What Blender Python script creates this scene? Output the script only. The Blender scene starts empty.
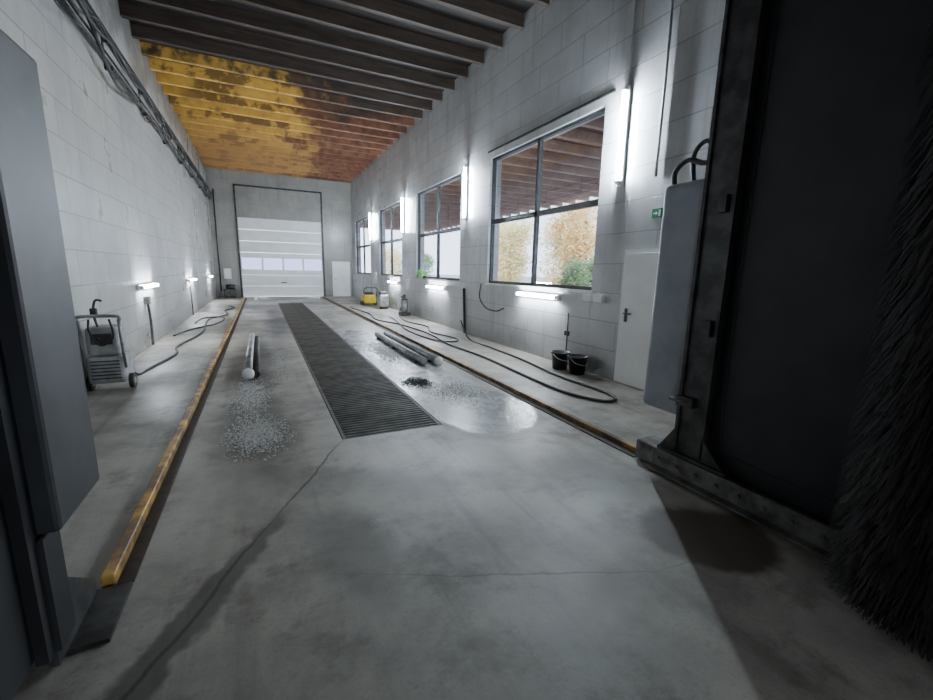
import bpy, bmesh, math, random
from mathutils import Vector, Matrix
random.seed(7)
V=Vector
scene=bpy.context.scene
COL=scene.collection

# ------------------------------------------------------------------ materials
def newmat(name):
    m=bpy.data.materials.new(name); m.use_nodes=True
    nt=m.node_tree
    return m,nt,nt.nodes['Principled BSDF']
def N(nt,t,**kw):
    n=nt.nodes.new(t)
    for k,v in kw.items(): setattr(n,k,v)
    return n
def L(nt,a,b): nt.links.new(a,b)
def rgb(c): return (c[0],c[1],c[2],1)
def objc(nt): return N(nt,'ShaderNodeTexCoord').outputs['Object']
def noise(nt,vec,scale,detail=6,rough=.6):
    n=N(nt,'ShaderNodeTexNoise'); n.inputs['Scale'].default_value=scale
    n.inputs['Detail'].default_value=detail; n.inputs['Roughness'].default_value=rough
    L(nt,vec,n.inputs['Vector']); return n
def mr(nt,val,a,b,c=0,d=1,smooth=True):
    n=N(nt,'ShaderNodeMapRange'); 
    if smooth: n.interpolation_type='SMOOTHSTEP'
    n.inputs['From Min'].default_value=a; n.inputs['From Max'].default_value=b
    n.inputs['To Min'].default_value=c; n.inputs['To Max'].default_value=d
    L(nt,val,n.inputs['Value']); return n.outputs['Result']
def mix(nt,fac,a,b,blend='MIX'):
    n=N(nt,'ShaderNodeMix'); n.data_type='RGBA'; n.blend_type=blend
    for s,v in ((n.inputs[0],fac),(n.inputs[6],a),(n.inputs[7],b)):
        if hasattr(v,'links'): L(nt,v,s)
        elif isinstance(v,(int,float)): s.default_value=v
        else: s.default_value=rgb(v)
    return n.outputs[2]
def mth(nt,op,a,b=None,clamp=False):
    n=N(nt,'ShaderNodeMath'); n.operation=op; n.use_clamp=clamp
    for i,v in enumerate((a,b)):
        if v is None: continue
        if hasattr(v,'links'): L(nt,v,n.inputs[i])
        else: n.inputs[i].default_value=v
    return n.outputs[0]
def bump(nt,bs,h,strength=.3,dist=.01):
    b=N(nt,'ShaderNodeBump'); b.inputs['Strength'].default_value=strength; b.inputs['Distance'].default_value=dist
    L(nt,h,b.inputs['Height']); L(nt,b.outputs[0],bs.inputs['Normal'])
def simple(name,c1,c2=None,rough=.5,metal=0,scale=8,bs=.15,a=.35,b=.65):
    m,nt,bsd=newmat(name)
    if c2 is None: c2=tuple(v*.7 for v in c1)
    n=noise(nt,objc(nt),scale)
    f=mr(nt,n.outputs['Fac'],a,b)
    L(nt,mix(nt,f,c1,c2),bsd.inputs['Base Color'])
    bsd.inputs['Roughness'].default_value=rough; bsd.inputs['Metallic'].default_value=metal
    bump(nt,bsd,n.outputs['Fac'],bs,.005)
    return m
def emis(name,c,s):
    m,nt,bsd=newmat(name)
    bsd.inputs['Base Color'].default_value=rgb((.9,.9,.9))
    bsd.inputs['Emission Color'].default_value=rgb(c); bsd.inputs['Emission Strength'].default_value=s
    return m
def glassmat(name,refl=.45,tint=(1,1,1)):
    m=bpy.data.materials.new(name); m.use_nodes=True; nt=m.node_tree; nt.nodes.clear()
    o=N(nt,'ShaderNodeOutputMaterial'); t=N(nt,'ShaderNodeBsdfTransparent'); t.inputs[0].default_value=rgb(tint)
    g=N(nt,'ShaderNodeBsdfGlossy'); g.inputs['Roughness'].default_value=.02
    f=N(nt,'ShaderNodeFresnel'); f.inputs[0].default_value=1.45
    n=noise(nt,objc(nt),3)
    fac=mth(nt,'MULTIPLY',f.outputs[0],mr(nt,n.outputs['Fac'],.3,.7,refl*.8,refl*1.1))
    mx=N(nt,'ShaderNodeMixShader'); L(nt,fac,mx.inputs[0]); L(nt,t.outputs[0],mx.inputs[1]); L(nt,g.outputs[0],mx.inputs[2])
    L(nt,mx.outputs[0],o.inputs[0]); return m

def emask(nt,vec,cx,cy,rx,ry,rot=0,soft=.3):
    mp=N(nt,'ShaderNodeMapping'); mp.vector_type='TEXTURE'
    mp.inputs['Location'].default_value=(cx,cy,0); mp.inputs['Rotation'].default_value=(0,0,rot)
    mp.inputs['Scale'].default_value=(rx,ry,1000)
    L(nt,vec,mp.inputs['Vector'])
    l=N(nt,'ShaderNodeVectorMath'); l.operation='LENGTH'; L(nt,mp.outputs[0],l.inputs[0])
    return mr(nt,l.outputs['Value'],1+soft,1-soft,0,1)
def seg(nt,vec,p,q,w,soft=.4):
    c=((p[0]+q[0])/2,(p[1]+q[1])/2); dx,dy=q[0]-p[0],q[1]-p[1]
    return emask(nt,vec,c[0],c[1],math.hypot(dx,dy)/2,w,math.atan2(dy,dx),soft)
def distort(nt,co,scale,amt,detail=3):
    n=noise(nt,co,scale,detail)
    s=N(nt,'ShaderNodeVectorMath'); s.operation='SUBTRACT'; L(nt,n.outputs['Color'],s.inputs[0]); s.inputs[1].default_value=(.5,.5,.5)
    k=N(nt,'ShaderNodeVectorMath'); k.operation='SCALE'; L(nt,s.outputs[0],k.inputs[0]); k.inputs['Scale'].default_value=amt
    a=N(nt,'ShaderNodeVectorMath'); a.operation='ADD'; L(nt,co,a.inputs[0]); L(nt,k.outputs[0],a.inputs[1])
    return a.outputs[0]
def mx_(nt,*ms):
    r=ms[0]
    for m in ms[1:]: r=mth(nt,'MAXIMUM',r,m)
    return r

# floor
def floor_material():
    m,nt,bsd=newmat('concrete_floor'); co=objc(nt)
    n1=noise(nt,co,.55,8,.62); n2=noise(nt,co,4,8,.7); n3=noise(nt,co,60,3,.6); n4=noise(nt,co,1.7,9,.75)
    c=mix(nt,mr(nt,n1.outputs['Fac'],.38,.62),(.43,.39,.33),(.24,.218,.185))
    c=mix(nt,mr(nt,n2.outputs['Fac'],.35,.7,0,.4),c,(.49,.448,.382))
    c=mix(nt,mr(nt,n4.outputs['Fac'],.48,.66,0,.75),c,(.155,.138,.115))
    c=mix(nt,mr(nt,n3.outputs['Fac'],.5,.8,0,.4),c,(.14,.126,.105))
    sp=N(nt,'ShaderNodeMapping'); sp.inputs['Scale'].default_value=(2.2,.12,1); L(nt,co,sp.inputs['Vector'])
    ns=noise(nt,sp.outputs[0],2,5,.6)
    c=mix(nt,mr(nt,ns.outputs['Fac'],.5,.75,0,.55),c,(.13,.115,.097))
    dc=distort(nt,co,1.3,.7,6); dc2=distort(nt,co,3,.25); dl=distort(nt,co,1.5,.12,5)
    # wet film right of the pit
    wet=mx_(nt,emask(nt,dc2,2.35,4.35,.62,.85,-.2,.05),emask(nt,dc2,2.2,6.0,.55,2.2,0,.1),emask(nt,dc2,2.1,9.2,.5,2.6,0,.15))
    wn=mr(nt,n2.outputs['Fac'],.30,.60,.8,1)
    c=mix(nt,mth(nt,'MULTIPLY',mth(nt,'MULTIPLY',wet,wn),.85),c,(.31,.315,.325))
    edge=mth(nt,'MULTIPLY',mx_(nt,emask(nt,dc2,2.35,4.3,.70,.98,-.2,.10)),mth(nt,'SUBTRACT',1,wet))
    c=mix(nt,mth(nt,'MULTIPLY',edge,.55),c,(.1,.095,.085))
    # grime patches and a dark diagonal streak
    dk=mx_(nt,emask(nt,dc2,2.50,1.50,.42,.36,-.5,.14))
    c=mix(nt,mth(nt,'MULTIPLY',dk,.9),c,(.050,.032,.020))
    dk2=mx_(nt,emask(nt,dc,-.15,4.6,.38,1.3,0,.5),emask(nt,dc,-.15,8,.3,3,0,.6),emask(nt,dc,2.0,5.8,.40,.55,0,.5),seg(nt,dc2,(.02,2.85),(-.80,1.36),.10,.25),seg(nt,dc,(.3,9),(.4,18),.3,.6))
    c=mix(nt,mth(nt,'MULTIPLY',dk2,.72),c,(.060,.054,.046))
    dk3=mx_(nt,emask(nt,dc,-1.5,9.5,.35,4,0,.6),emask(nt,dc,4.5,6.6,.5,2.2,0,.5),emask(nt,dc,2.2,2.6,.35,.9,.7,.6),emask(nt,dc,.9,3.0,.25,.9,1.2,.7),emask(nt,dc,1.2,1.2,.5,.3,.2,.7),emask(nt,dc,.4,2.35,.16,.35,.1,.6))
    c=mix(nt,mth(nt,'MULTIPLY',dk3,.5),c,(.10,.090,.076))
    pale=mx_(nt,emask(nt,dc,1.2,2.9,.9,.6,0,.6),emask(nt,dc,-.4,3.3,.3,.6,0,.6),emask(nt,dc,1.5,1.5,.7,.35,.2,.7))
    c=mix(nt,mth(nt,'MULTIPLY',pale,.3),c,(.55,.51,.44))
    jn=mx_(nt,seg(nt,dl,(.6,3.92),(-.02,2.82),.010,.5),seg(nt,dl,(-.02,2.82),(-.72,1.5),.012,.5))
    c=mix(nt,mth(nt,'MULTIPLY',jn,.75),c,(.04,.038,.034))
    jn2=mx_(nt,seg(nt,dl,(.45,2.05),(1.9,1.4),.005,.6),seg(nt,dl,(1.7,3.98),(3.0,3.1),.006,.6),seg(nt,dl,(1.9,1.4),(3.0,1.3),.005,.6),seg(nt,dl,(.2,5.2),(-.7,5.4),.006,.6))
    c=mix(nt,mth(nt,'MULTIPLY',jn2,.4),c,(.05,.047,.042))
    wv=N(nt,'ShaderNodeTexChecker'); wv.inputs['Scale'].default_value=55; L(nt,dl,wv.inputs['Vector'])
    pr=mth(nt,'MULTIPLY',mth(nt,'MULTIPLY',emask(nt,dc2,.46,2.42,.11,.17,0,.5),wv.outputs['Fac']),mr(nt,n2.outputs['Fac'],.4,.6))
    c=mix(nt,mth(nt,'MULTIPLY',pr,.45),c,(.06,.06,.055))
    L(nt,c,bsd.inputs['Base Color'])
    r=mr(nt,n1.outputs['Fac'],.35,.65,.38,.60)
    wr=mth(nt,'MULTIPLY',wet,wn)
    rr=N(nt,'ShaderNodeMix'); L(nt,wr,rr.inputs[0]); L(nt,r,rr.inputs[2]); rr.inputs[3].default_value=.26
    L(nt,rr.outputs[0],bsd.inputs['Roughness'])
    bump(nt,bsd,mth(nt,'ADD',n3.outputs['Fac'],n2.outputs['Fac']),.12,.006)
    return m

def wall_material(name,axis,cA,cB,mort,bw=.62,rh=.31,upper=None):
    m,nt,bsd=newmat(name); co=objc(nt)
    s=N(nt,'ShaderNodeSeparateXYZ'); L(nt,co,s.inputs[0])
    cb=N(nt,'ShaderNodeCombineXYZ'); L(nt,s.outputs[axis],cb.inputs[0]); L(nt,s.outputs[2],cb.inputs[1])
    b=N(nt,'ShaderNodeTexBrick'); L(nt,cb.outputs[0],b.inputs['Vector'])
    b.offset=.5
    b.inputs['Scale'].default_value=1; b.inputs['Brick Width'].default_value=bw; b.inputs['Row Height'].default_value=rh
    b.inputs['Mortar Size'].default_value=.009; b.inputs['Mortar Smooth'].default_value=.3
    b.inputs['Color1'].default_value=rgb(cA); b.inputs['Color2'].default_value=rgb(cB); b.inputs['Mortar'].default_value=rgb(mort)
    n1=noise(nt,co,.7,7,.65); n2=noise(nt,co,25,5,.7)
    c=mix(nt,mr(nt,n1.outputs['Fac'],.4,.7,0,.5),b.outputs['Color'],tuple(v*.55 for v in cA))
    c=mix(nt,mr(nt,n2.outputs['Fac'],.45,.8,0,.3),c,tuple(v*.6 for v in cA))
    mp=N(nt,'ShaderNodeMapping'); mp.inputs['Scale'].default_value=(5,5,.3); L(nt,co,mp.inputs['Vector'])
    n3=noise(nt,mp.outputs[0],1,4,.6)
    c=mix(nt,mr(nt,n3.outputs['Fac'],.50,.76,0,.45),c,tuple(v*.5 for v in cA))
    if upper:
        nu=noise(nt,co,1.5,6)
        h=mth(nt,'ADD',s.outputs[2],mr(nt,nu.outputs['Fac'],.3,.7,-.4,.4))
        c=mix(nt,mr(nt,h,upper[0],upper[1]),c,mix(nt,mr(nt,n1.outputs['Fac'],.35,.7,0,.5),upper[2],tuple(v*.6 for v in upper[2])))
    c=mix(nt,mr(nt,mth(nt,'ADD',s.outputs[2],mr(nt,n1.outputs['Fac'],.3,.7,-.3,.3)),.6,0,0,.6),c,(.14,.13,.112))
    L(nt,c,bsd.inputs['Base Color']); L(nt,mr(nt,n1.outputs['Fac'],.3,.7,.25,.45),bsd.inputs['Roughness'])
    hh=mth(nt,'SUBTRACT',mth(nt,'MULTIPLY',n2.outputs['Fac'],.25),b.outputs['Fac'])
    bump(nt,bsd,hh,.4,.008)
    return m

def ceiling_material(name,dark,ysc=1.0):
    m,nt,bsd=newmat(name); co=objc(nt)
    s=N(nt,'ShaderNodeSeparateXYZ'); L(nt,co,s.inputs[0]); X,Y=s.outputs[0],s.outputs[1]
    n1=noise(nt,co,1.1,6,.65); n2=noise(nt,co,4,4,.5); n5=noise(nt,co,.45,3,.5)
    mp=N(nt,'ShaderNodeMapping'); mp.inputs['Scale'].default_value=(.7,9,9); L(nt,co,mp.inputs['Vector'])
    gr=noise(nt,mp.outputs[0],2,4,.6)
    base=mix(nt,mr(nt,gr.outputs['Fac'],.35,.65),dark,tuple(v*.5 for v in dark))
    red=mr(nt,mth(nt,'ADD',Y,mr(nt,n1.outputs['Fac'],.3,.7,-1.6,1.6)),13.3,15.8)
    k=ysc
    base=mix(nt,mth(nt,'MULTIPLY',red,.75),base,mix(nt,mr(nt,n2.outputs['Fac'],.35,.7),(.32*k,.13*k,.065*k),(.17*k,.07*k,.04*k)))
    xe=mth(nt,'SUBTRACT',X,mth(nt,'MULTIPLY',mth(nt,'SUBTRACT',Y,13),.10))
    xe=mth(nt,'ADD',xe,mr(nt,n1.outputs['Fac'],.3,.7,-.8,.8))
    yl=mth(nt,'MULTIPLY',mr(nt,mth(nt,'ADD',Y,mr(nt,n2.outputs['Fac'],.3,.7,-.2,.2)),12.5,13.0),mr(nt,xe,1.9,.5))
    pt=mth(nt,'MULTIPLY',mr(nt,n1.outputs['Fac'],.50,.57),mr(nt,n5.outputs['Fac'],.38,.50))
    yel=mix(nt,mr(nt,n2.outputs['Fac'],.3,.75),(.90*k,.55*k,.11*k),(.72*k,.38*k,.07*k))
    yel=mix(nt,mth(nt,'MULTIPLY',pt,.8),yel,(.15*k,.08*k,.03*k))
    yel=mix(nt,mr(nt,Y,15.5,22,0,.75),yel,(.46*k,.23*k,.10*k))
    c=mix(nt,yl,base,yel)
    L(nt,c,bsd.inputs['Base Color']); bsd.inputs['Roughness'].default_value=.7
    bump(nt,bsd,gr.outputs['Fac'],.3,.01)
    return m

M={}
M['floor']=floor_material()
M['wallL']=wall_material('painted_block_wall',1,(.60,.585,.56),(.55,.535,.51),(.26,.25,.24),1.2,.45,upper=(5.2,6.3,(.26,.24,.22)))
M['wallR']=wall_material('painted_block_wall_window_side',1,(.60,.60,.60),(.56,.56,.56),(.32,.32,.32),1.2,.45)
M['wallB']=wall_material('plastered_end_wall',0,(.38,.365,.335),(.36,.345,.315),(.30,.285,.26),1.2,.6)
M['ceil']=ceiling_material('ceiling_boards',(.022,.015,.011),.10)
M['joist']=ceiling_material('ceiling_joist_timber',(.075,.050,.035),1.0)
M['pit']=simple('pit_concrete',(.02,.02,.02),(.01,.01,.01),.8)
M['grate']=simple('grating_steel',(.135,.115,.092),(.055,.047,.038),.6,.2,4)
M['yel']=simple('worn_yellow_paint',(.66,.38,.08),(.20,.11,.05),.5,0,5,.3,.38,.60)
M['yelrust']=simple('rusty_yellow_rail',(.42,.25,.08),(.10,.065,.04),.5,.2,4,.3,.35,.6)
M['rust']=simple('dark_rusty_steel',(.035,.03,.027),(.07,.05,.035),.55,.5,12)
M['white']=simple('white_enamel',(.85,.85,.84),(.74,.74,.73),.35,0,3,.03)
M['doorwhite']=simple('white_steel_door',(.95,.95,.93),(.88,.88,.86),.35,0,2,.03)
M['greyframe']=simple('dark_window_frame',(.05,.052,.055),(.03,.03,.032),.4,.2,10,.05)
M['galv']=simple('galvanised_steel',(.46,.46,.46),(.24,.24,.235),.42,.6,7,.15)
M['base']=simple('dirty_galvanised_beam',(.24,.235,.22),(.09,.083,.075),.5,.4,6,.3)
M['blk']=simple('black_plastic',(.02,.02,.021),(.012,.012,.012),.45,0,20,.05)
M['rub']=simple('black_rubber_hose',(.018,.018,.018),(.03,.03,.028),.5,0,20,.1)
M['dgrey']=simple('dark_grey_steel',(.085,.083,.080),(.030,.029,.028),.45,.3,7,.2)
M['mgrey']=simple('mid_grey_plastic',(.46,.46,.45),(.30,.30,.295),.5,0,7,.05)
M['panel']=simple('blue_grey_panel',(.36,.38,.41),(.27,.29,.32),.4,.0,2.5,.04)
M['panelL']=simple('dusty_grey_panel',(.078,.078,.079),(.045,.045,.046),.5,.1,1.6,.04)
M['housing']=simple('near_black_housing',(.028,.028,.030),(.016,.016,.017),.5,0,1.5,.08)
M['brist']=simple('dark_brush_bristle',(.013,.010,.009),(.028,.022,.019),.85,0,6,.1)
M['tube']=emis('fluorescent_tube_glow',(.74,.87,1.0),640)
M['tube2']=emis('low_tube_glow',(.82,.91,1.0),200)
M['glass']=glassmat('window_glass',.22,(.95,.97,1.0))
M['glassD']=glassmat('gate_glass',.4,(.36,.36,.52))
M['yellowp']=simple('yellow_machine_plastic',(.80,.60,.03),(.62,.42,.02),.4,0,6,.03)
M['green']=simple('green_sign',(.015,.26,.11),(.012,.20,.08),.5,0,6,.02)
M['greenb']=simple('green_plastic',(.25,.75,.12),(.2,.6,.1),.4,0,6,.02)
M['bark']=simple('tree_bark',(.10,.08,.06),(.05,.04,.03),.9,0,8,.5)
M['pave']=simple('outdoor_pavement',(.42,.42,.44),(.34,.34,.36),.8,0,1,.2)
M['can']=simple('canopy_boards',(.16,.085,.06),(.10,.055,.038),.7,0,2,.2)
M['canj']=simple('canopy_joist',(.42,.27,.21),(.30,.19,.15),.7,0,2,.2)
M['peb']=simple('pale_gravel',(.74,.72,.67),(.42,.41,.38),.8,0,40,.2)
M['dpeb']=simple('dark_grit',(.07,.065,.06),(.03,.03,.028),.9,0,40,.2)
def leafmat(name,c1,c2,c3):
    m,nt,bsd=newmat(name)
    g=N(nt,'ShaderNodeNewGeometry'); r=N(nt,'ShaderNodeValToRGB')
    r.color_ramp.elements[0].color=rgb(c1); r.color_ramp.elements[1].color=rgb(c3)
    e=r.color_ramp.elements.new(.5); e.color=rgb(c2)
    L(nt,g.outputs['Random Per Island'],r.inputs[0]); L(nt,r.outputs[0],bsd.inputs['Base Color'])
    bsd.inputs['Roughness'].default_value=.7
    return m
M['leafO']=leafmat('autumn_leaves_golden',(.97,.68,.24),(.98,.76,.36),(.95,.60,.18))
M['leafY']=leafmat('autumn_leaves_yellow',(.98,.84,.38),(.98,.88,.52),(.95,.76,.30))
M['leafG']=leafmat('green_leaves',(.16,.30,.08),(.30,.44,.15),(.11,.22,.07))

# ------------------------------------------------------------------ geometry helpers
ORG={}
class B:
    def __init__(s): s.bm=bmesh.new(); s.mi=0
    def _fin(s,smooth=False):
        for f in s.bm.faces:
            if not f.tag:
                f.material_index=s.mi; f.smooth=smooth; f.tag=True
    def box(s,lo,hi,bev=0,seg=2,only=None):
        lo=V(lo);hi=V(hi); r=bmesh.ops.create_cube(s.bm,size=1)
        vs=r['verts']; c=(lo+hi)/2; d=hi-lo
        for v in vs: v.co=V((v.co.x*d.x,v.co.y*d.y,v.co.z*d.z))+c
        if bev:
            es={e for v in vs for e in v.link_edges}
            if only is not None:
                es={e for e in es if abs((e.verts[0].co-e.verts[1].co)[only])>1e-4}
            bmesh.ops.bevel(s.bm,geom=list(es),offset=bev,segments=seg,profile=.5,affect='EDGES')
        s._fin(False); return s
    def cyl(s,p,q,r,r2=None,n=16,cap=True):
        p=V(p);q=V(q);d=q-p
        o=bmesh.ops.create_cone(s.bm,cap_ends=cap,segments=n,radius1=r,radius2=r if r2 is None else r2,depth=d.length)
        R=d.to_track_quat('Z','Y').to_matrix()
        for v in o['verts']: v.co=R@v.co+(p+q)/2
        new=[f for f in s.bm.faces if not f.tag]
        s._fin(True)
        for f in new:
            if len(f.verts)>4: f.smooth=False
        return s
    def ball(s,c,r,sc=(1,1,1),u=14,v=10):
        o=bmesh.ops.create_uvsphere(s.bm,u_segments=u,v_segments=v,radius=r)
        for w in o['verts']: w.co=V((w.co.x*sc[0],w.co.y*sc[1],w.co.z*sc[2]))+V(c)
        s._fin(True); return s
    def tube(s,pts,r,n=8,sub=6,closed=False):
        P=[V(p) for p in pts]
        if sub>1 and len(P)>2:
            Q=[]
            m=len(P)
            for i in range(m if closed else m-1):
                if closed: a,b,c,d=P[i-1],P[i],P[(i+1)%m],P[(i+2)%m]
                else: a,b,c,d=P[max(i-1,0)],P[i],P[i+1],P[min(i+2,m-1)]
                for k in range(sub):
                    t=k/sub
                    Q.append(.5*((2*b)+(c-a)*t+(2*a-5*b+4*c-d)*t*t+(3*b-a-3*c+d)*t**3))
            if not closed: Q.append(P[-1])
            P=Q
        rings=[]; m=len(P)
        prev=None
        for i in range(m):
            if closed: t=(P[(i+1)%m]-P[i-1])
            else: t=P[min(i+1,m-1)]-P[max(i-1,0)]
            t.normalize()
            if prev is None:
                a=t.cross(V((0,0,1)) if abs(t.z)<.9 else V((1,0,0))).normalized()
            else:
                a=(prev-t*prev.dot(t)).normalized()
            prev=a; b=t.cross(a)
            rings.append([s.bm.verts.new(P[i]+r*(math.cos(2*math.pi*k/n)*a+math.sin(2*math.pi*k/n)*b)) for k in range(n)])
        for i in range(m if closed else m-1):
            A,Bq=rings[i],rings[(i+1)%m]
            for k in range(n):
                s.bm.faces.new((A[k],A[(k+1)%n],Bq[(k+1)%n],Bq[k]))
        if not closed:
            s.bm.faces.new(rings[0][::-1]); s.bm.faces.new(rings[-1])
        s._fin(True); return s
    def quad(s,*p):
        s.bm.faces.new([s.bm.verts.new(V(a)) for a in p]); s._fin(False); return s
    def prism(s,pts,x0,x1):
        """polygon in the Y-Z plane extruded along X"""
        A=[s.bm.verts.new(V((x0,p[0],p[1]))) for p in pts]; C=[s.bm.verts.new(V((x1,p[0],p[1]))) for p in pts]
        s.bm.faces.new(A); s.bm.faces.new(C[::-1]); n=len(pts)
        for k in range(n): s.bm.faces.new((A[k],A[(k+1)%n],C[(k+1)%n],C[k]))
        s._fin(False); return s
    def lathe(s,c,prof,n=20):
        c=V(c); rings=[[s.bm.verts.new(c+V((r*math.cos(2*math.pi*k/n),r*math.sin(2*math.pi*k/n),z))) for k in range(n)] for r,z in prof]
        for A,Bq in zip(rings,rings[1:]):
            for k in range(n): s.bm.faces.new((A[k],A[(k+1)%n],Bq[(k+1)%n],Bq[k]))
        s._fin(True); return s
    def done(s,name,mats,parent=None,label=None,category=None,kind=None,group=None,keep=False,fixn=True):
        if fixn: bmesh.ops.recalc_face_normals(s.bm,faces=s.bm.faces)
        me=bpy.data.meshes.new(name)
        if not isinstance(mats,(list,tuple)): mats=[mats]
        for k in mats: me.materials.append(M[k])
        ob=bpy.data.objects.new(name,me); COL.objects.link(ob)
        if parent is not None:
            off=ORG[parent.name]
            for v in s.bm.verts: v.co-=off
            ob.parent=parent; ORG[ob.name]=off
        elif keep: ORG[ob.name]=V((0,0,0))
        else:
            xs=[v.co for v in s.bm.verts]
            off=V(((min(v.x for v in xs)+max(v.x for v in xs))/2,(min(v.y for v in xs)+max(v.y for v in xs))/2,min(v.z for v in xs)))
            for v in s.bm.verts: v.co-=off
            ob.location=off; ORG[ob.name]=off.copy()
        s.bm.to_mesh(me); s.bm.free()
        if label: ob['label']=label
        if category: ob['category']=category
        if kind: ob['kind']=kind
        if group: ob['group']=group
        return ob
def thing(name,loc,label,category,group=None):
    e=bpy.data.objects.new(name,None); e.empty_display_size=.2; e.location=loc; COL.objects.link(e)
    e['label']=label; e['category']=category
    if group: e['group']=group
    ORG[e.name]=V(loc); return e

# ------------------------------------------------------------------ shell
XL,XR,YF,YN,H=-2.12,4.9,25.6,-4.0,6.55
GX0,GX1,GY0,GY1=.62,1.68,4.0,21.04
b=B()
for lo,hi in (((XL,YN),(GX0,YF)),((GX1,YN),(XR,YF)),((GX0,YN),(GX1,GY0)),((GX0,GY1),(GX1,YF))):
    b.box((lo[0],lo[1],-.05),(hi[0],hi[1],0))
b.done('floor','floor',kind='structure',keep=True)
b=B()
b.box((GX0,GY0,-.6),(GX1,GY1,-.55)); b.box((GX0-.05,GY0,-.6),(GX0,GY1,-.06)); b.box((GX1,GY0,-.6),(GX1+.05,GY1,-.06))
b.box((GX0,GY0-.05,-.6),(GX1,GY0,-.06)); b.box((GX0,GY1,-.6),(GX1,GY1+.05,-.06))
b.done('trim_1','pit',kind='structure',keep=True)
B().box((XL-.3,YN,-.05),(XL,YF,H)).done('wall_left','wallL',kind='structure',keep=True)
WIN=[(5.40,9.02),(10.6,14.2),(15.85,19.3),(21.0,24.6)]
WZ0,WZ1,WT=1.37,4.18,2.78
b=B(); b.box((XR,YN,-.05),(XR+.3,YF,WZ0)); b.box((XR,YN,WZ1),(XR+.3,YF,H))
ys=[YN]+[v for w in WIN for v in w]+[YF]
for i in range(0,len(ys),2): b.box((XR,ys[i],WZ0),(XR+.3,ys[i+1],WZ1))
b.done('wall_right','wallR',kind='structure',keep=True)
DX0,DX1,DZ=-.9,3.22,4.12
b=B(); b.box((XL-.3,YF,-.05),(DX0,YF+.3,H)); b.box((DX1,YF,-.05),(XR+.3,YF+.3,H)); b.box((DX0,YF,DZ),(DX1,YF+.3,H))
b.done('wall_back','wallB',kind='structure',keep=True)
# entrance end: unseen low opening, added to let daylight fill the foreground
b=B(); b.box((XL-.3,YN-.3,-.05),(DX0,YN,H)); b.box((DX1,YN-.3,-.05),(XR+.3,YN,H)); b.box((DX0,YN-.3,1.5),(DX1,YN,H))
b.done('wall_front','wallB',kind='structure',keep=True)
B().box((XL-.3,YN-.3,H),(XR+.3,YF+.3,H+.1)).done('ceiling','ceil',kind='structure',keep=True)

y=4.6
while y<YF-.1:
    B().box((XL+.005,y-.055,H-.24),(XR-.005,y+.055,H-.001)).done('ceiling_joist','joist',label='deep timber joist spanning across the boarded ceiling',category='ceiling beam',group='ceiling joists',keep=True)
    y+=.82

for i,(a,c) in enumerate(WIN):
    m=(a+c)/2; b=B(); x0,x1=XR+.06,XR+.14; t=.05
    b.box((x0,a,WZ0),(x1,c,WZ0+t+.01)); b.box((x0,a,WZ1-t),(x1,c,WZ1)); b.box((x0,a,WZ0),(x1,a+t,WZ1)); b.box((x0,c-t,WZ0),(x1,c,WZ1))
    b.box((x0,m-.04,WZ0),(x1,m+.04,WZ1)); b.box((x0,a,WT-.05),(x1,c,WT+.05))
    w=b.done('window_%d'%(i+1),'greyframe',kind='structure',keep=True)
    g=B(); xg=XR+.10
    for p,q in ((a+t,m-.04),(m+.04,c-t)):
        for u,v in ((WZ0+t,WT-.05),(WT+.05,WZ1-t)):
            g.quad((xg,p,u),(xg,q,u),(xg,q,v),(xg,p,v))
    g.done('glass','glass',parent=w)
    B().box((XR-.03,a-.04,WZ0-.04),(XR+.14,c+.04,WZ0)).done('sill','white' if i==0 else 'galv',parent=w)

b=B(); n=7; sh=DZ/n; yd=YF+.05
for k in range(n):
    z0=k*sh+.008; z1=(k+1)*sh-.008
    if k==2: b.box((DX0,yd,z0),(DX1,yd+.05,z0+.28))
    elif k==3: b.box((DX0,yd,z0+.30),(DX1,yd+.05,z1))
    else: b.box((DX0,yd,z0),(DX1,yd+.05,z1),.008,1)
za,zb=2*sh+.286,3*sh+.306
for k in range(5):
    xx=DX0+(DX1-DX0)*k/4
    b.box((max(DX0,xx-.05),yd,za),(min(DX1,xx+.05),yd+.05,zb))
d=b.done('door_1','doorwhite',kind='structure',keep=True)
g=B()
for k in range(4):
    p=DX0+(DX1-DX0)*k/4+.05;q=DX0+(DX1-DX0)*(k+1)/4-.05
    g.quad((p,yd+.03,za),(q,yd+.03,za),(q,yd+.03,zb),(p,yd+.03,zb))
g.done('glass','glassD',parent=d)
B().box((1.0,yd-.04,.75),(1.3,yd,.80)).done('handle','blk',parent=d)
b=B()
for xx in (DX0-.10,DX1+.02): b.box((xx,YF-.06,0),(xx+.08,YF-.002,5.72))
b.box((DX0-.10,YF-.06,5.66),(DX1+.10,YF-.002,5.74))
b.done('door_track','dgrey',label='dark steel vertical tracks framing the sectional gate',category='door track',keep=True)
b=B(); b.box((3.74,YF-.04,0),(4.74,YF-.001,2.0),.01,1)
d=b.done('door_2','doorwhite',kind='structure',keep=True)
B().box((3.84,YF-.08,1.0),(3.96,YF-.04,1.03)).done('handle','blk',parent=d)
b=B(); b.box((XR-.03,3.76,0.01),(XR-.001,4.72,2.0)); b.box((XR-.05,3.82,0.03),(XR-.03,4.66,1.95),.004,1)
d=b.done('door_3','doorwhite',kind='structure',keep=True)
b=B(); b.box((XR-.06,4.55,.95),(XR-.05,4.60,1.15)); b.cyl((XR-.05,4.575,1.08),(XR-.11,4.575,1.08),.01); b.cyl((XR-.105,4.58,1.08),(XR-.105,4.44,1.08),.011)
b.done('handle','blk',parent=d)

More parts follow.
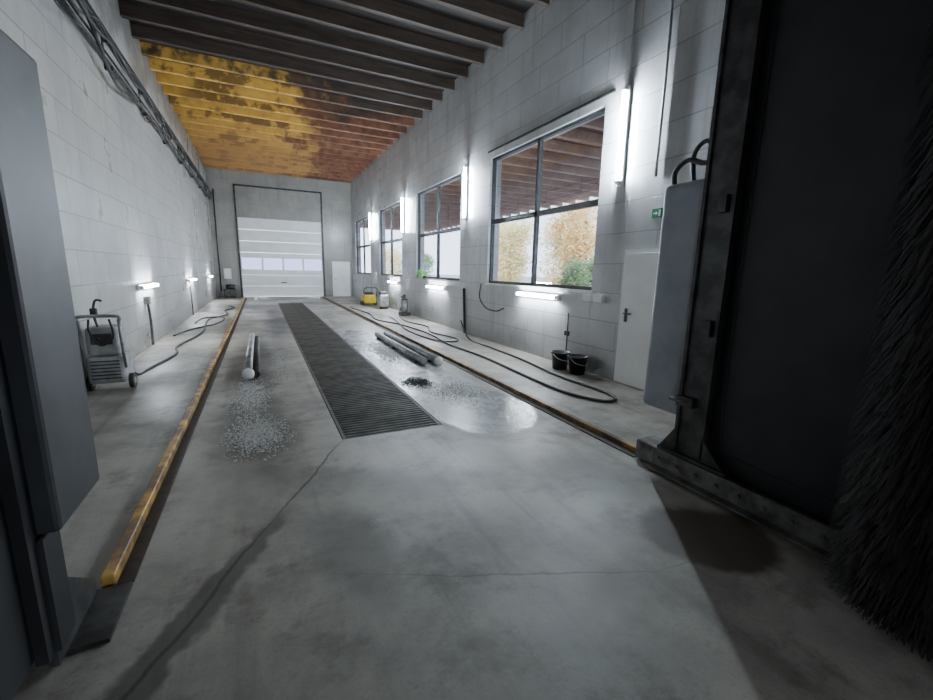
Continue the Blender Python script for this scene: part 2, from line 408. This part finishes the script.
# ------------------------------------------------------------------ pit gratings
def grating():
    b=B(); x0,x1=GX0+.01,GX1-.01; y0=GY0+.008; Ln=.936
    b.box((x0,y0,-.035),(x0+.03,y0+Ln,0)); b.box((x1-.03,y0,-.035),(x1,y0+Ln,0))
    b.box((x0,y0,-.035),(x1,y0+.018,0)); b.box((x0,y0+Ln-.018,-.035),(x1,y0+Ln,0))
    nb=13
    for k in range(1,nb):
        yy=y0+k*Ln/nb; b.box((x0,yy-.014,-.03),(x1,yy+.014,-.002))
    for k in range(1,4):
        xx=x0+(x1-x0)*k/4; b.box((xx-.004,y0,-.034),(xx+.004,y0+Ln,-.028))
    return b.done('floor_grating','grate',label='dark steel bar grating panel covering the wash bay drain channel',category='floor grating',group='drain channel gratings')
g0=grating(); nG=18; stp=(GY1-GY0)/nG
for k in range(1,nG):
    c=g0.copy(); c.location=g0.location+V((0,k*stp,0)); COL.objects.link(c)
B().box((-.835,2.50,0),(-.775,YF-.6,.07),.006,1).done('gantry_rail','yel',label='worn yellow painted steel floor rail for the wash gantry',category='floor rail')
B().box((-.772,2.50,0),(-.70,YF-.6,.010)).done('rail_base_plate','rust',label='dark rusty flat steel strip along yellow rail',category='steel strip')
B().box((3.05,2.56,0),(3.11,YF-.6,.06),.006,1).done('gantry_rail','yelrust',label='rusty floor rail with traces of yellow paint',category='floor rail')
B().box((2.97,2.56,0),(3.047,YF-.6,.010)).done('rail_base_plate','rust',label='dark rusty flat steel strip beside gantry rail',category='steel strip')

t=thing('wheel_guide',(-.25,8.5,0),'pair of steel tyre guide tubes with round white end cap','wheel guide',group='tyre guide tubes')
B().cyl((-.25,6.75,.15),(-.25,10.3,.15),.055).done('guide_tube','galv',parent=t)
B().cyl((-.15,6.75,.075),(-.15,10.3,.075),.055).done('guide_tube','rust',parent=t)
for yy in (7.05,8.5,10.0): B().box((-.28,yy-.04,0),(-.12,yy+.04,.10)).done('bracket','rust',parent=t)
B().ball((-.25,6.73,.10),.085,(1,.7,1)).done('end_cap','white',parent=t)
t=thing('wheel_guide',(2.6,8.4,0),'two parallel galvanised tyre guide tubes lying on wet concrete','wheel guide',group='tyre guide tubes')
B().cyl((2.48,6.75,.075),(2.48,10.1,.075),.06).done('guide_tube','galv',parent=t)
B().cyl((2.72,6.7,.075),(2.72,10.2,.075),.06).done('guide_tube','galv',parent=t)
B().ball((2.72,6.68,.08),.08,(1,.7,1)).done('end_cap','white',parent=t)
for yy in (7.05,8.5,9.8): B().box((2.40,yy-.04,0),(2.80,yy+.04,.03)).done('bracket','rust',parent=t)
for x in (-.25,2.6):
    b=B(); b.cyl((x,23.0,0),(x,23.0,.14),.10); b.ball((x,23.0,.14),.10,(1,1,.8)); b.cyl((x,23.0,.1),(x+(.55 if x<0 else -.55),23.0,.1),.04)
    b.done('wheel_stop','white',label='small white wheel stop near the far gate',category='wheel stop',group='white wheel stops')

# ------------------------------------------------------------------ lamps
def vlamp(y):
    t=thing('tube_lamp',(XR,y,2.92),'glowing vertical fluorescent tube on wall beside window','wall lamp',group='vertical wall tube lamps')
    B().box((XR-.06,y-.05,2.92),(XR-.001,y+.05,4.28),.01,1).done('lamp_housing','white',parent=t)
    B().cyl((XR-.10,y,3.0),(XR-.10,y,4.2),.024,n=12).done('light_tube','tube',parent=t)
    for z in (2.95,4.2): B().box((XR-.12,y-.03,z),(XR-.06,y+.03,z+.05)).done('end_socket','white',parent=t)
for y in (4.93,10.2,15.5,20.6): vlamp(y)
def hlamp(y0,y1,x,s,z=1.18):
    t=thing('tube_lamp',(x,(y0+y1)/2,z-.06),'glowing horizontal fluorescent batten mounted low on the wall','wall lamp',group='low horizontal wall tube lamps')
    B().box((min(x,x+s*.05),y0-.05,z-.05),(max(x,x+s*.05),y1+.05,z+.05),.01,1).done('lamp_housing','white',parent=t)
    B().cyl((x+s*.09,y0,z),(x+s*.09,y1,z),.024,n=12).done('light_tube','tube2',parent=t)
    for yy in (y0-.04,y1): B().box((min(x+s*.05,x+s*.12),yy,z-.035),(max(x+s*.05,x+s*.12),yy+.04,z+.035)).done('end_socket','white',parent=t)
hlamp(6.23,7.5,XR,-1,1.20); hlamp(11.5,12.9,XR,-1,1.12); hlamp(16.2,17.5,XR,-1,1.12)
hlamp(9.9,11.2,XL,1,1.2); hlamp(15.9,17.3,XL,1,1.15); hlamp(21.6,22.9,XL,1,1.13)

# ------------------------------------------------------------------ hoses & pipes
B().tube([(4.5,9.6,.4),(4.45,9.0,.03),(4.40,7.8,.022),(4.36,6.6,.022),(4.22,5.3,.022),(4.24,4.5,.022),(4.22,4.1,.022),(4.08,3.9,.022),(3.88,3.98,.022),(3.70,4.5,.022),(3.72,5.6,.022),(3.78,7.0,.022),(3.70,8.5,.022),(3.84,10.2,.022),(3.66,12.2,.022),(3.3,13.5,.022),(3.5,15.5,.022),(3.3,18,.022)],.02).done('hose','rub',label='long black rubber hose looping over the concrete floor',category='hose')
B().tube([(4.40,14.45,.3),(4.3,14.2,.02),(4.1,12.8,.02),(4.3,11.5,.02),(4.0,10.4,.02),(4.2,9.3,.02),(3.9,8.6,.055),(3.6,9.2,.02),(3.5,10.8,.02),(3.75,12.8,.055),(3.9,14.0,.02)],.018).done('hose','rub',label='black hose coiled near the grey pump',category='hose')
B().tube([(-1.85,7.35,.35),(-1.75,7.6,.03),(-1.66,8.1,.022),(-1.50,9.2,.022),(-1.60,10.1,.022),(-1.38,12,.022),(-1.50,14.8,.022),(-1.1,16.2,.022),(-1.25,17.6,.022),(-1.0,18.9,.022),(-1.25,19.8,.022)],.02).done('hose','rub',label='black hose winding from the pressure washer along wall',category='hose')
B().tube([(-1.9,11.6,.02),(-1.7,12.6,.02),(-1.2,13.8,.02),(-1.1,15,.02),(-1.3,15.6,.02),(-1.7,15.2,.02),(-1.75,14,.02)],.018).done('hose','rub',label='loose loop of thin black hose on the floor',category='hose')
B().tube([(XR-.06,9.2,1.34),(XR-.06,9.25,1.0),(XR-.07,8.9,.78),(XR-.06,8.4,.75),(XR-.05,8.1,.85)],.018).done('hose','rub',label='black hose hanging in a loop under the window',category='hose')
B().tube([(XR-.05,10.2,1.18),(XR-.05,10.15,.6),(XR-.05,10.1,.0)],.035).done('drain_pipe','blk',label='short dark vertical pipe on the wall beneath lamp',category='pipe')
b=B().tube([(XL+.04,10.4,.95),(XL+.05,10.45,.5),(XL+.05,10.4,.02)],.025); b.box((XL+.001,10.3,.85),(XL+.08,10.5,1.0)); b.done('drain_pipe','dgrey',label='short vertical pipe with box on block wall',category='pipe')
B().tube([(XL+.04,16.3,1.0),(XL+.06,16.2,.5),(XL+.05,16.3,.01)],.02).done('drain_pipe','dgrey',label='thin vertical pipe low on the block wall',category='pipe')
for ya in (5.06,5.32):
    B().box((XR-.09,ya,1.19),(XR-.001,ya+.20,1.31),.01,1).done('socket_box','doorwhite',label='white electrical socket box under window',category='socket',group='socket boxes')
b=B().tube([(XR-.03,5.9,.95),(XR-.03,5.9,.0)],.014); b.box((XR-.06,5.85,.55),(XR-.02,5.95,.63)); b.done('spray_lance','blk',label='slim black spray lance leaning on wall by buckets',category='spray lance')
B().tube([(XR-.03,4.3,2.95),(XR-.03,4.3,4.5),(XR-.03,4.32,6.2)],.018,sub=1).done('conduit','mgrey',label='vertical cable conduit above the white door',category='conduit')
B().tube([(XR-.03,4.93,4.28),(XR-.03,4.93,6.2)],.010,sub=1).done('conduit','mgrey',label='thin cable conduit rising from the tube lamp',category='conduit')
B().box((XR-.03,5.2,4.30),(XR-.005,9.1,4.34)).done('conduit','dgrey',label='dark cable trunking above the window',category='conduit')
s=thing('exit_sign',(XR,4.23,2.4),'small green emergency exit sign with white pictogram','exit sign')
B().box((XR-.02,4.15,2.41),(XR-.001,4.31,2.53)).done('sign_plate','green',parent=s)
b=B(); b.box((XR-.023,4.17,2.43),(XR-.0205,4.20,2.51)); b.prism([(4.215,2.47),(4.245,2.49),(4.245,2.45)],XR-.023,XR-.0205); b.box((XR-.023,4.245,2.464),(XR-.0205,4.285,2.476)); b.done('pictogram','white',parent=s)

for z,r in ((4.90,.03),(5.02,.018),(5.30,.045),(5.42,.015)):
    B().tube([(XL+.07,6.0,z),(XL+.07,15,z),(XL+.07,YF-.2,z)],r,sub=1).done('conduit','dgrey',label='long straight pipe running high along block wall',category='conduit',group='high wall pipes')
for k in range(8):
    y=7.2+k*2.4
    b=B(); b.box((XL,y-.03,4.80),(XL+.12,y+.03,4.86)); b.box((XL,y-.03,4.8),(XL+.02,y+.03,5.5)); b.box((XL,y-.02,5.22),(XL+.12,y+.02,5.25)); b.done('pipe_bracket','dgrey',label='dark steel bracket carrying pipes on the wall',category='bracket',group='high wall pipe brackets')
for q,(a,zz,sg) in enumerate(((0,4.82,.30),(.5,5.2,.45),(1.1,5.1,.22))):
    pts=[]; y=6.2+a
    while y<24.5:
        pts.append((XL+.14+.03*q,y,zz)); pts.append((XL+.17+.03*q,y+1.0,zz-sg*random.uniform(.5,1.1))); y+=2.1
    B().tube(pts,.014+.004*q).done('cable','rub',label='black festoon cable sagging between high wall brackets',category='cable',group='festoon cables')
B().tube([(XL+.1,7.0,6.3),(XL+.12,7.6,5.5),(XL+.15,8.3,5.1),(XL+.15,9.4,4.6),(XL+.12,10.6,4.7),(XL+.1,11.4,4.85)],.028).done('hose','rub',label='thick black hose curving down high wall',category='hose')
B().tube([(-1.9,YF-.05,.3),(-1.9,YF-.05,5.4)],.03,sub=1).done('conduit','dgrey',label='dark vertical pipe in the far room corner',category='conduit')
t=thing('control_cabinet',(-1.5,YF,.95),'small white wall control cabinet beside the gate','cabinet')
B().box((-1.72,YF-.22,.95),(-1.38,YF-.001,1.5),.015,1).done('body','white',parent=t)
B().box((-1.69,YF-.235,.98),(-1.41,YF-.221,1.47),.005,1).done('door','doorwhite',parent=t)
t=thing('floor_pump',(-1.5,YF-.5,0),'dark pump unit standing by the far corner','pump')
B().box((-1.75,YF-.7,.04),(-1.2,YF-.25,.45),.04).done('body','dgrey',parent=t)
B().cyl((-1.65,YF-.48,.55),(-1.25,YF-.48,.55),.13).done('motor','blk',parent=t)
for xx in (-1.68,-1.28):
    for yy in (YF-.62,YF-.33): B().cyl((xx,yy,0),(xx,yy,.05),.03).done('foot','blk',parent=t)

# ------------------------------------------------------------------ pressure washer (left)
px,py=-1.86,7.0
t=thing('pressure_washer',(px,py,0),'upright light-grey pressure washer on wheels by the block wall','pressure washer')
b=B(); b.box((px-.21,py-.24,.10),(px+.19,py+.22,.46),.05,3); b.box((px-.19,py-.22,.46),(px+.15,py+.16,.84),.05,3)
b.done('body','mgrey',parent=t)
b=B()
for k in range(6): b.box((px-.16,py-.248,.17+k*.045),(px+.14,py-.238,.185+k*.045))
b.done('vent_grille','dgrey',parent=t)
b=B(); b.box((px-.13,py-.235,.62),(px+.09,py-.215,.76),.008,1); b.cyl((px-.06,py-.23,.69),(px-.06,py-.26,.69),.03); b.done('control_panel','dgrey',parent=t)
b=B()
for xx in (px-.21,px+.19):
    b.tube([(xx,py-.20,.30),(xx,py-.24,.6),(xx,py-.27,.92)],.018,sub=1)
b.tube([(px-.21,py-.27,.92),(px-.21,py-.28,.98),(px,py-.28,.99),(px+.19,py-.28,.98),(px+.19,py-.27,.92)],.022)
b.done('handle_frame','galv',parent=t)
for xx in (px-.22,px+.22):
    w=B().cyl((xx-.025,py-.10,.10),(xx+.025,py-.10,.10),.10,n=20).done('wheel','rub',parent=t)
    B().cyl((xx-.03,py-.10,.10),(xx+.03,py-.10,.10),.045).done('hub','mgrey',parent=w)
B().tube([(px-.10,py-.29,.95),(px-.11,py-.29,.80),(px-.02,py-.29,.62),(px+.12,py-.29,.72),(px+.10,py-.29,.95)],.012).done('hose','rub',parent=t)
b=B(); b.tube([(px-.05,py-.16,.82),(px-.08,py-.16,1.0),(px-.05,py-.16,1.17),(px+.02,py-.16,1.17)],.014); b.box((px-.11,py-.19,.96),(px-.04,py-.13,1.08),.01,1); b.done('trigger_gun','dgrey',parent=t)

def bucket(x,y,lab):
    t=thing('bucket',(x,y,0),lab,'bucket',group='black buckets')
    B().lathe((x,y,0),[(0,.004),(.12,.004),(.125,0),(.155,.27),(.168,.27),(.168,.30),(.15,.30),(.118,.02),(0,.02)]).done('body','blk',parent=t)
    B().tube([(x-.165,y,.29),(x-.14,y-.10,.21),(x,y-.19,.17),(x+.14,y-.10,.21),(x+.165,y,.29)],.005).done('handle','galv',parent=t)
bucket(4.62,5.74,'black plastic bucket on the floor against the wall')
bucket(4.66,5.34,'black plastic bucket with wire handle beside another')

t=thing('cleaning_machine',(4.45,19.4,0),'compact yellow cleaning machine on the floor','cleaning machine')
b=B(); b.box((4.12,19.1,.08),(4.70,19.70,.48),.08,3); b.done('body','yellowp',parent=t)
B().box((4.2,19.2,.48),(4.60,19.60,.60),.05).done('cover','blk',parent=t)
b=B(); b.tube([(4.14,19.1,.4),(4.12,18.97,.76),(4.42,18.95,.80),(4.68,18.97,.76),(4.68,19.1,.4)],.02); b.done('handle','blk',parent=t)
for xx in (4.1,4.68):
    for yy,r in ((19.25,.11),(19.62,.08)): B().cyl((xx-.02,yy,r),(xx+.04,yy,r),r).done('wheel','rub',parent=t)
t=thing('cleaning_machine',(4.55,17.4,0),'small grey cleaning machine under the low lamp','cleaning machine')
B().box((4.35,17.2,.08),(4.75,17.7,.60),.06,3).done('body','galv',parent=t)
B().box((4.40,17.25,.60),(4.7,17.6,.72),.03).done('cover','dgrey',parent=t)
B().cyl((4.38,17.3,.08),(4.72,17.3,.08),.08).done('wheel','rub',parent=t)
t=thing('floor_pump',(4.6,14.7,0),'grey high pressure pump standing by the wall','pump')
B().box((4.45,14.5,.0),(4.8,14.9,.12),.02).done('base','dgrey',parent=t)
B().cyl((4.62,14.7,.12),(4.62,14.7,.55),.14).done('body','galv',parent=t)
b=B(); b.cyl((4.62,14.7,.55),(4.62,14.7,.75),.05); b.ball((4.62,14.7,.55),.14,(1,1,.5)); b.box((4.5,14.66,.62),(4.62,14.74,.70)); b.done('pump_head','dgrey',parent=t)
b=B(); b.box((XR-.03,13.6,WZ0),(XR+.04,13.95,WZ0+.26),.02); b.cyl((XR+.005,13.75,WZ0+.26),(XR+.005,13.75,WZ0+.32),.03)
b.done('canister','greenb',label='bright green plastic canister on the window sill',category='canister')
B().box((XR-.08,14.9,.9),(XR-.001,15.2,1.3),.01,1).done('switch_box','white',label='white electrical box on wall between windows',category='switch box')
B().box((XR-.08,19.75,1.0),(XR-.001,20.2,1.5),.01,1).done('switch_box','white',label='white electrical box near the far windows',category='switch box')

# ------------------------------------------------------------------ gravel
def debris(name,c,r,n,mat,lab,smin,smax):
    b=B()
    for k in range(n):
        a=random.uniform(0,6.283); rr=math.sqrt(-math.log(1-random.random()*.97))*.6
        x=c[0]+rr*r[0]*math.cos(a); y=c[1]+rr*r[1]*math.sin(a); s=random.uniform(smin,smax)
        vs=[b.bm.verts.new(V((x+s*random.uniform(.6,1)*math.cos(t+.3),y+s*random.uniform(.6,1)*math.sin(t+.3),.001))) for t in (0,1.57,3.14,4.71)]
        tp=b.bm.verts.new(V((x,y,s*.8)))
        for i in range(4): b.bm.faces.new((vs[i],vs[(i+1)%4],tp))
    b._fin(False)
    b.done(name,mat,label=lab,category='gravel',kind='stuff')
debris('gravel',(-.12,4.45),(.32,.60),2400,'peb','scattered pale gravel on the concrete floor',.005,.015)
debris('gravel',(-.22,5.9),(.24,1.2),2000,'peb','thin scatter of gravel along tyre guide',.006,.016)
debris('gravel',(2.35,5.1),(.45,.6),1100,'peb','pale gravel specks in the wet patch',.005,.013)
debris('grit',(2.0,5.75),(.24,.34),900,'dpeb','dark clump of wet dirt and grit',.005,.018)
debris('gravel',(2.15,8.3),(.35,1.5),1500,'peb','loose gravel beside drain grating',.006,.018)
debris('gravel',(.2,7.5),(.2,2.2),700,'peb','fine gravel between tyre guide and grating',.005,.013)
debris('gravel',(2.5,3.0),(.5,.5),60,'peb','few stray pebbles on concrete near puddle',.003,.006)

# ------------------------------------------------------------------ wash gantry
G=thing('vehicle_wash_gantry',(1.15,1.2,0),'dark rail-mounted vehicle wash gantry with vertical brushes','wash gantry')
b=B(); b.box((-1.02,2.03,.60),(-.77,2.50,2.46),.018,2); b.done('side_cover','panelL',parent=G,label='dusty grey flat steel side cover')
b=B(); b.box((-1.10,1.72,.12),(-.88,2.02,4.4),.01,1); b.box((-.88,1.95,.10),(-.84,2.03,4.4)); b.box((-.95,2.0,.09),(-.82,2.16,.60),.01,1); b.done('column','housing',parent=G)
b=B(); b.box((-1.3,-.6,.05),(-.98,2.16,.28),.01,1); b.prism([(2.02,.08),(2.16,.30),(2.2,.30),(2.46,.10),(2.46,.02),(2.02,.02)],-.86,-.84); b.box((-.88,2.1,.0),(-.70,2.48,.02))
b.done('base_beam','dgrey',parent=G)
b=B(); b.box((3.05,2.21,.49),(3.30,2.61,2.38),.05,4); b.done('side_cover','panel',parent=G,label='blue-grey rounded steel side cover')
b=B(); b.box((3.06,1.99,.16),(3.30,2.19,4.4),.006,1); b.box((3.03,1.97,.16),(3.06,2.20,4.4)); b.box((3.01,1.955,.16),(3.05,1.985,4.4)); b.box((3.01,2.185,.16),(3.05,2.21,4.4))
b.box((2.99,1.75,.19),(3.24,2.34,.215)); b.box((2.97,2.06,.62),(3.03,2.2,.70)); b.cyl((2.98,2.10,.66),(2.98,2.26,.66),.02); b.box((2.98,2.0,1.2),(3.03,2.06,1.32)); b.box((2.98,2.0,2.1),(3.03,2.06,2.22))
b.prism([(1.78,.21),(1.97,.21),(1.97,.40)],3.01,3.02); b.prism([(2.2,.21),(2.34,.21),(2.2,.42)],3.01,3.02)
b.done('column','dgrey',parent=G)
b=B(); b.box((3.0,-.6,.03),(3.32,2.54,.14),.006,1); b.box((2.975,-.6,.02),(3.0,2.54,.185)); b.box((2.97,2.34,.02),(3.2,2.55,.19),.01,1); b.box((2.90,-.6,.02),(2.98,2.4,.035))
for k in range(14): b.cyl((2.955,2.3-k*.17,.11),(2.975,2.3-k*.17,.11),.016,n=6)
b.done('base_beam','base',parent=G,label='bolted steel base beam on rail')
b=B(); b.box((3.10,-.5,.16),(3.32,1.95,4.3),.16,5,only=0); b.done('brush_housing','housing',parent=G)
b=B(); b.tube([(3.10,.9,.30),(3.10,1.72,.31),(3.10,1.88,.46),(3.10,1.90,1.5),(3.10,1.90,4.2)],.012); b.done('housing_trim','housing',parent=G)
b=B(); b.box((-1.10,.6,4.4),(3.32,2.2,4.9),.02,1); b.done('cross_beam','dgrey',parent=G)
def brush(cx,cy,r,z0,z1,n):
    b=B()
    for k in range(n):
        a=random.uniform(0,6.283); z=random.uniform(z0,z1); rr=r*random.uniform(.84,1.0)
        d=V((math.cos(a),math.sin(a),0)); sd=V((-math.sin(a),math.cos(a),0))*random.uniform(.002,.005)
        c=V((cx,cy,z)); dr=random.uniform(.20,.34); dr=min(dr,z-.05); sw=V((-math.sin(a),math.cos(a),0))*random.uniform(-.04,.04)
        p0=c+d*.25*r; p1=c+d*rr*.8+V((0,0,-dr*.25)); p2=c+d*rr+V((0,0,-dr))+sw
        b.bm.faces.new([b.bm.verts.new(q) for q in (p0-sd,p0+sd,p1+sd,p1-sd)])
        b.bm.faces.new([b.bm.verts.new(q) for q in (p1-sd,p1+sd,p2+sd*.7,p2-sd*.7)])
    b._fin(False)
    p=B().cyl((cx,cy,z0-.05),(cx,cy,z1+.1),.16).done('brush_shaft','housing',parent=G)
    b.done('bristles','brist',parent=p,fixn=False,kind='stuff')
brush(2.97,.56,.51,.22,4.1,42000)
brush(-1.2,1.22,.45,.46,4.1,10000)
b=B(); b.tube([(3.12,2.55,2.36),(3.12,2.56,2.48),(3.12,2.45,2.55),(3.12,2.3,2.50),(3.12,2.2,2.55)],.020); b.tube([(3.15,2.4,2.36),(3.14,2.42,2.58),(3.12,2.32,2.66),(3.1,2.21,2.60)],.018)
b.done('supply_hose','dgrey',parent=G)

# ------------------------------------------------------------------ outside
b=B(); b.quad((5.25,-60,-.08),(90,-60,-.08),(90,150,-.08),(5.25,150,-.08)); b.quad((-60,25.95,-.08),(5.25,25.95,-.08),(5.25,150,-.08),(-60,150,-.08)); b.quad((-60,-60,-.08),(5.25,-60,-.08),(5.25,YN-.35,-.08),(-60,YN-.35,-.08))
b.done('pavement','pave',label='grey outdoor pavement around the building',category='pavement',keep=True)
t=thing('canopy',(8.4,12,4.3),'brown timber canopy outside along the windows','canopy')
B().box((5.22,-1,4.55),(11.4,30,4.62)).done('roof_deck','can',parent=t)
b=B(); y=-.5
while y<30: b.box((5.22,y-.06,4.35),(11.4,y+.06,4.55)); y+=.8
b.done('joist','canj',parent=t,kind='stuff')
def tree(x,y,h,r,mat,lab,nl=2600,sz=.16,low=.25):
    t=thing('tree',(x,y,-.08),lab,'tree')
    b=B(); b.tube([(x,y,-.08),(x+.1,y,h*.3),(x-.05,y+.1,h*.75)],.10,n=8)
    for k in range(7):
        a=k*2.4; z=h*(.3+.07*k); b.tube([(x,y,z),(x+math.cos(a)*r*.4,y+math.sin(a)*r*.4,z+h*.1),(x+math.cos(a)*r*.7,y+math.sin(a)*r*.7,z+h*.16)],.03,n=5,sub=2)
    b.done('trunk','bark',parent=t)
    b=B(); cl=[(random.uniform(-r*.6,r*.6),random.uniform(-r*.6,r*.6),random.uniform(h*low,h*.85),random.uniform(r*.3,r*.55)) for _ in range(22)]
    for k in range(nl):
        c=random.choice(cl); d=V((random.gauss(0,1),random.gauss(0,1),random.gauss(0,1))).normalized()*c[3]*random.uniform(.3,1.2)
        p=V((x+c[0],y+c[1],max(.2,c[2])))+d
        if p.z<.05: continue
        u=V((random.gauss(0,1),random.gauss(0,1),random.gauss(0,1))).normalized(); w=u.orthogonal().normalized(); s=sz*random.uniform(.6,1.2)
        b.bm.faces.new([b.bm.verts.new(q) for q in (p+u*s,p+w*s*.6,p-u*s,p-w*s*.6)])
    b._fin(False); b.done('foliage',mat,parent=t,fixn=False,kind='stuff')
tree(20,22.9,6.8,2.3,'leafO','autumn tree with golden leaves outside window',9000,.12,.10)
tree(23,28.6,8.0,2.5,'leafY','autumn tree with yellow leaves outside window',9000,.13,.10)
tree(20,32.6,6.4,2.3,'leafY','bright yellow autumn tree beyond pavement',9000,.12,.10)
tree(24,40.5,7.0,2.6,'leafO','autumn tree with pale golden leaves outside',8000,.13,.10)
tree(14.0,15.9,2.5,1.35,'leafG','rounded green bush outside the window',6000,.09,.15)
tree(19,55,4.2,2.6,'leafG','distant low green tree',4000,.16,.10)
tree(19,68,5,3.0,'leafY','distant yellow autumn tree',3000,.2,.10)

w=bpy.data.worlds.new('overcast_sky'); scene.world=w; w.use_nodes=True; nt=w.node_tree
bg=nt.nodes['Background']
tc=N(nt,'ShaderNodeTexCoord'); sz=N(nt,'ShaderNodeSeparateXYZ'); L(nt,tc.outputs['Generated'],sz.inputs[0])
L(nt,mix(nt,mr(nt,sz.outputs[2],0,.5),(.74,.85,1.0),(.68,.80,1.0)),bg.inputs[0]); bg.inputs[1].default_value=5.0
yv=V((-206.5,84,-420)).normalized(); zv=V((49,2220,420)).normalized(); xv=yv.cross(zv).normalized(); zv=xv.cross(yv)
R=Matrix((xv,yv,zv))
cam=bpy.data.cameras.new('camera'); co=bpy.data.objects.new('camera',cam); COL.objects.link(co)
Mx=R.to_4x4(); Mx.translation=V((0,0,1.65)); co.matrix_world=Mx
cam.sensor_fit='HORIZONTAL'; cam.sensor_width=36; cam.lens=420/933*36; cam.clip_start=.05; cam.clip_end=500
scene.camera=co
